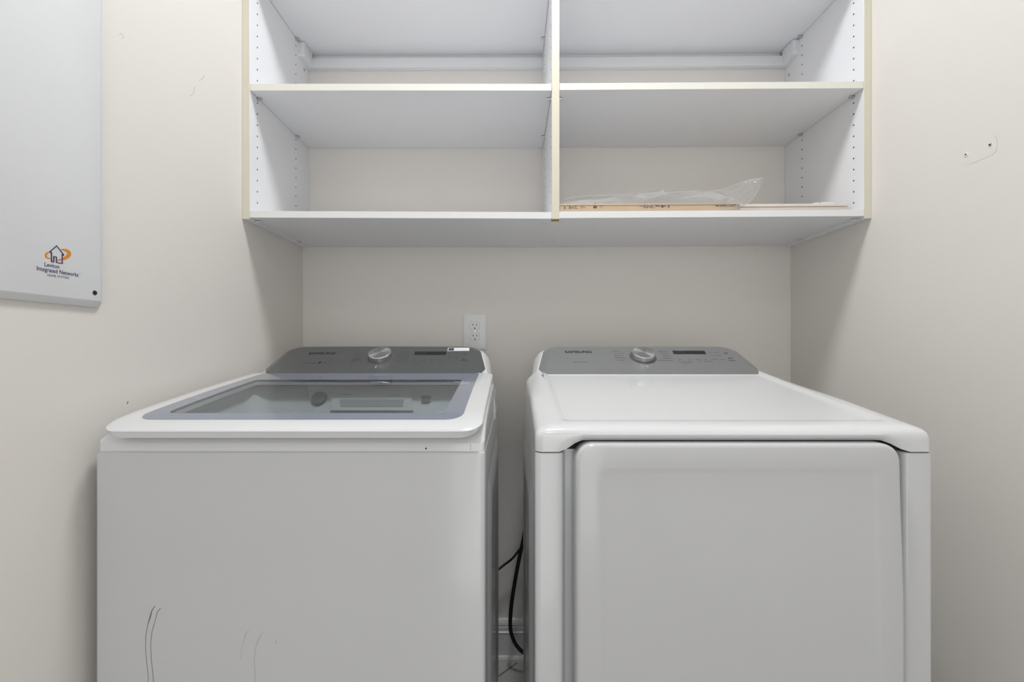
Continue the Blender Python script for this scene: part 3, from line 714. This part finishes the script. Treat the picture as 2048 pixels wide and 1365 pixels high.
# three thin boards beside it
bz = None
bspec = [(fx1+.004, .9585, 1.262, .0, .0078, 'lowest'), (fx1+.006, .9660, 1.256, .0084, .0090, 'middle'), (fx1+.004, .9585, 1.2535, .0176, .0072, 'top')]
for x0, x1, y0, dz, th, nm in bspec:
    zb = ztop(x1)-.0005+dz
    bm = NB(); box(bm, x0, x1, y0, 1.54, zb, zb+th, (.0036 if nm == 'middle' else .001), 3, top=(lambda x, y: (ztop(x)-ztop(.96)+.0006)))
    b = link('thin_board', bm, M_board, smooth=40)
    tag(b, {'lowest': 'lowest of the three thin beige boards beside the air filter', 'middle': 'middle thin beige board with a rounded front edge, sticking out furthest right', 'top': 'topmost of the three thin beige boards beside the air filter'}[nm], 'board', 'thin boards on the shelf')
ztb = ztop(.96)+.0176+.0072+.0006
# white hinged plastic pieces lying on the boards
def rbar(p0, p1, wd, th, m, par, name):
    p0, p1 = Vector(p0), Vector(p1); d = (p1-p0); L = d.length; d.normalize(); yv = Vector((0, 1, 0)); up = d.cross(yv)*-1
    if up.z < 0: up = -up
    bm = NB(); box(bm, 0, L, -wd/2, wd/2, 0, th, th*.3, 3)
    for v in bm.verts: c = v.co.copy(); v.co = p0+d*c.x+yv*c.y+up*c.z
    return link(name, bm, m, par)
M_wpl = mat('mottled_white_plastic', (0.76, 0.76, 0.77), 0.45, bump=.35, bscale=130, var=.06, vscale=160)
wb = thing('jointed_plastic_strip', 'mottled white jointed plastic strip lying on the thin boards', 'plastic strip', (.90, 1.30, ztb))
rbar((.868, 1.30, ztb+.0003), (.893, 1.30, ztb+.0085), .02, .0065, M_wpl, wb, 'bent_arm')
rbar((.888, 1.302, ztb+.0065), (.902, 1.302, ztb+.0075), .022, .0075, M_wpl, wb, 'knuckle')
rbar((.904, 1.30, ztb+.0072), (.943, 1.30, ztb+.0078), .024, .0070, M_wpl, wb, 'flat_arm')
rbar((.892, 1.305, ztb+.0002), (.944, 1.305, ztb+.0004), .022, .0062, M_wpl, wb, 'lower_arm')

# plastic bag
def nz(*a):
    return math.sin(a[0]*37.1+a[1]*17.3)*.5+math.sin(a[0]*91.7-a[1]*53.1+1.3)*.3+math.sin(a[0]*173.0+a[1]*131.0+.7)*.2
bm = NB(); rings = []
NX, NT = 70, 40
hump = [(.130, .001), (.150, .009), (.20, .013), (.26, .017), (.31, .021), (.335, .021), (.38, .030), (.44, .034), (.52, .036), (.57, .033), (.62, .022), (.66, .012)]
for i in range(NX+1):
    x = .136+(.6455-.136)*i/NX; zb = ztop(x)+.0003; zt_ = zt0+tlt(x, 0)+FZ
    ring = []
    for k in range(NT):
        t = k/NT; w1 = nz(x*3, t*6)
        if t < .15: y, z = FY0-.0035-.0010*abs(nz(x*4, t*9))-.001, zb+(zt_-zb+.001)*t/.15
        elif t < .78:
            s = (t-.15)/.63; y = FY0-.004+(FY1+.004-FY0)*s
            prof_h = math.sin(s/.09*math.pi/2)**.8 if s < .09 else math.cos((s-.09)/.91*math.pi/2)**.8
            z = zt_+.0012+1.28*interp(hump, x)*max(0, prof_h)*(1+.07*nz(x*.9, s*.8))+.0020*abs(nz(x*1.1+s*.9, s*2.2))
        elif t < .86: y, z = FY1+.002, zt_+(zb-zt_)*(t-.78)/.08
        else: y, z = FY1-(FY1-FY0+.003)*(t-.86)/.14, zb-.0001
        ring.append((x, y, z))
    rings.append(ring)
loft(bm, rings, cap0=False, cap1=False)
# twisted flap rising to a point at the open end
tip = at(1526, 357, 1.30); flap = []
lower = [at(1425, 400.5, 1.262), at(1447, 410, 1.240), at(1474, 417, 1.2385), at(1492, 409, 1.243), at(1507, 396, 1.258), at(1516, 380, 1.275), at(1521, 368, 1.29), tip]
upper = [at(1395, 384, 1.36), at(1428, 381.5, 1.35), at(1452, 379, 1.345), at(1470, 371, 1.34), at(1485, 363.5, 1.335), at(1497, 360, 1.325), at(1510, 358.5, 1.315), tip+Vector((-.001, .002, .001))]
NA, NBB = 44, 22
for side in (-1, 1):
    grid = []
    for i in range(NA+1):
        row = []
        for j in range(NBB+1):
            s, t = i/NA, j/NBB
            p = cr_(lower, s)*(1-t)+cr_(upper, s)*t
            puff = math.sin(math.pi*t)*(1-s)**.6
            p = p+Vector((0, side*(.016*puff)+.0035*nz(s*.30+t*.06+side, t*.5+side)*math.sin(math.pi*t)**.5, .0012*nz(s*.2, t*.4+side)*math.sin(math.pi*t)))
            row.append(bm.verts.new(p))
        grid.append(row)
    for i in range(NA):
        for j in range(NBB): bm.faces.new((grid[i][j], grid[i+1][j], grid[i+1][j+1], grid[i][j+1]))
bag = link('plastic_bag', bm, M_bag, smooth=50)
tag(bag, 'clear crinkled plastic wrap around the air filter, its open end sticking up', 'plastic bag')

M_crease = clear_mat('film_crease_glint', (1, 1, 1), 0.08, 0.45, (0.97, 0.97, 0.97), 1.5, 0.8)  # whiter film for strands along the folds, highlights put into their colour
def crease(pts, r=.00045):
    bm = NB(); tube(bm, [at(*p) for p in pts], r, 5); link('fold_crease_glint', bm, M_crease, bag)
crease([(1128, 399, 1.252), (1150, 394.5, 1.26), (1180, 391.5, 1.27), (1225, 390, 1.275), (1262, 388, 1.275), (1296, 387.5, 1.275)])
crease([(1300, 396, 1.262), (1325, 388.5, 1.272), (1350, 384.5, 1.28), (1400, 382.5, 1.285), (1432, 382, 1.29), (1462, 384, 1.29)])
crease([(1392, 384, 1.33), (1440, 380, 1.32), (1468, 371, 1.31), (1487, 363, 1.305), (1508, 358.5, 1.303), (1527, 356.5, 1.30)], .0008)
crease([(1468, 417, 1.2375), (1492, 408, 1.2415), (1507, 395, 1.256), (1516, 380, 1.273), (1521, 368, 1.288), (1526, 357, 1.30)], .0009)
crease([(1440, 394, 1.26), (1466, 384, 1.27), (1494, 370, 1.28), (1518, 362, 1.29)])
crease([(1446, 408, 1.2425), (1470, 398, 1.25), (1490, 386, 1.262), (1512, 366, 1.285)])
crease([(1478, 374, 1.29), (1487, 369, 1.285), (1494, 373, 1.28), (1503, 369, 1.28)])
crease([(1432, 398, 1.258), (1438, 393.5, 1.262), (1444, 397, 1.258), (1436, 400, 1.255)], .0011)
crease([(1142, 395, 1.25), (1136, 403, 1.2415), (1134, 413, 1.2405), (1138, 420, 1.2405)])
crease([(1178, 393, 1.262), (1184, 398, 1.25), (1174, 400.5, 1.2425), (1160, 401.5, 1.2415)])
crease([(1284, 419, 1.2405), (1293, 413, 1.2395), (1303, 410, 1.2395), (1308, 405, 1.2395)])
crease([(1215, 397, 1.262), (1240, 393, 1.27), (1265, 391, 1.272), (1290, 395, 1.262)])
crease([(1360, 398, 1.262), (1385, 393, 1.27), (1420, 392, 1.27), (1445, 397, 1.26)])
crease([(1450, 419.5, 1.2395), (1466, 415, 1.238), (1476, 410, 1.2385), (1484, 405, 1.241)], .001)

# ------------------------------------------------------------------ cords between the machines
YC = 1.50
bm = NB(); tube(bm, [Vector((.12, 1.46, .80)), at(1062, 1000, 1.47), at(1052, 1045, YC), at(1046, 1080, YC), at(1039.5, 1110, YC), at(1030, 1160, YC), at(1022.5, 1210, YC), at(1020, 1250, YC), at(1024, 1274, YC), at(1034, 1294, YC), at(1051, 1308, YC), Vector((.11, 1.51, .055)), Vector((.2, 1.53, .0075)), Vector((.34, 1.53, .0075))], .0064, 12)
link('power_cord', bm, M_cord, dr_, label='thick black cord hanging in the gap between the machines')
bm = NB(); tube(bm, [Vector((.10, 1.53, .62)), at(1052, 1080, 1.535), at(1037, 1102, 1.535), at(1024, 1118, 1.535), at(1010, 1129, 1.535), at(997, 1139, 1.53), at(980, 1150, 1.52), Vector((-.12, 1.49, .30))], .0042, 10)
link('power_cord', bm, M_cord, wm, label='thin black cord slanting behind the thick one')

# ------------------------------------------------------------------ wall marks
RW = Plane((XR, 0, 0), (0, -1, 0), (0, 0, 1)); LW = Plane((XL, 0, 0), (0, 1, 0), (0, 0, 1))
a, b = RW.px(1932, 309.5)
an = thing('wall_anchor', 'white round screw anchor set in the right wall', 'wall anchor', RW.p(a, b))
bm = NB(); disc(bm, RW.p(a, b), RW.n, .0055, .0015, 16, .0046); link('collar', bm, M_plw, an)
bm = NB(); disc(bm, RW.p(a, b, .0015), RW.n, .0019, .0002, 12); link('bore', bm, M_seam, an)
a, b = RW.px(1980, 290)
an = thing('wall_anchor', 'painted-over anchor with a chipped dark hole near the right photo edge', 'wall anchor', RW.p(a, b))
bm = NB(); disc(bm, RW.p(a, b), RW.n, .0048, .0009, 16, .0040); link('collar', bm, M_wall, an)
bm = NB(); slab(bm, RW, [(a-.003, b+.001), (a-.001, b+.003), (a+.001, b+.001), (a+.003, b+.004), (a+.0025, b-.002), (a, b-.003)], .0009, .0011); link('bore', bm, M_seam, an)
def wstroke(par, pl, pts, wd, m, name='scuff_mark'):
    bm = NB(); stroke(bm, pl, [pl.px(*p) for p in pts], wd, 0, .0002); link(name, bm, m, par, smooth=0)
wstroke(wall_right, RW, [(1931, 331), (1950, 325), (1968, 317), (1984, 310), (1992, 302), (1994, 290), (1993, 277), (1988, 271)], [.0004, .0009, .0007, .001, .0008, .0004, .0006, .0003], M_wscuff)
wstroke(wall_left, LW, [(255.5, 803.5), (253.8, 808.5)], .0022, M_scuff)
wstroke(wall_left, LW, [(409, 150), (404, 158), (396, 163)], [.0005, .001, .0004], M_wscuff)
wstroke(wall_left, LW, [(389, 172), (386, 188), (379, 193)], [.0005, .0011, .0004], M_wscuff)
wstroke(wall_left, LW, [(237, 70), (243, 67), (247, 73), (243, 78)], [.0005, .001, .001, .0004], M_wscuff)
WB = Plane((0, YB, 0), (1, 0, 0), (0, 0, 1))
wstroke(wall_back, WB, [(1512.5, 498), (1513.5, 500)], .0025, M_wscuff)
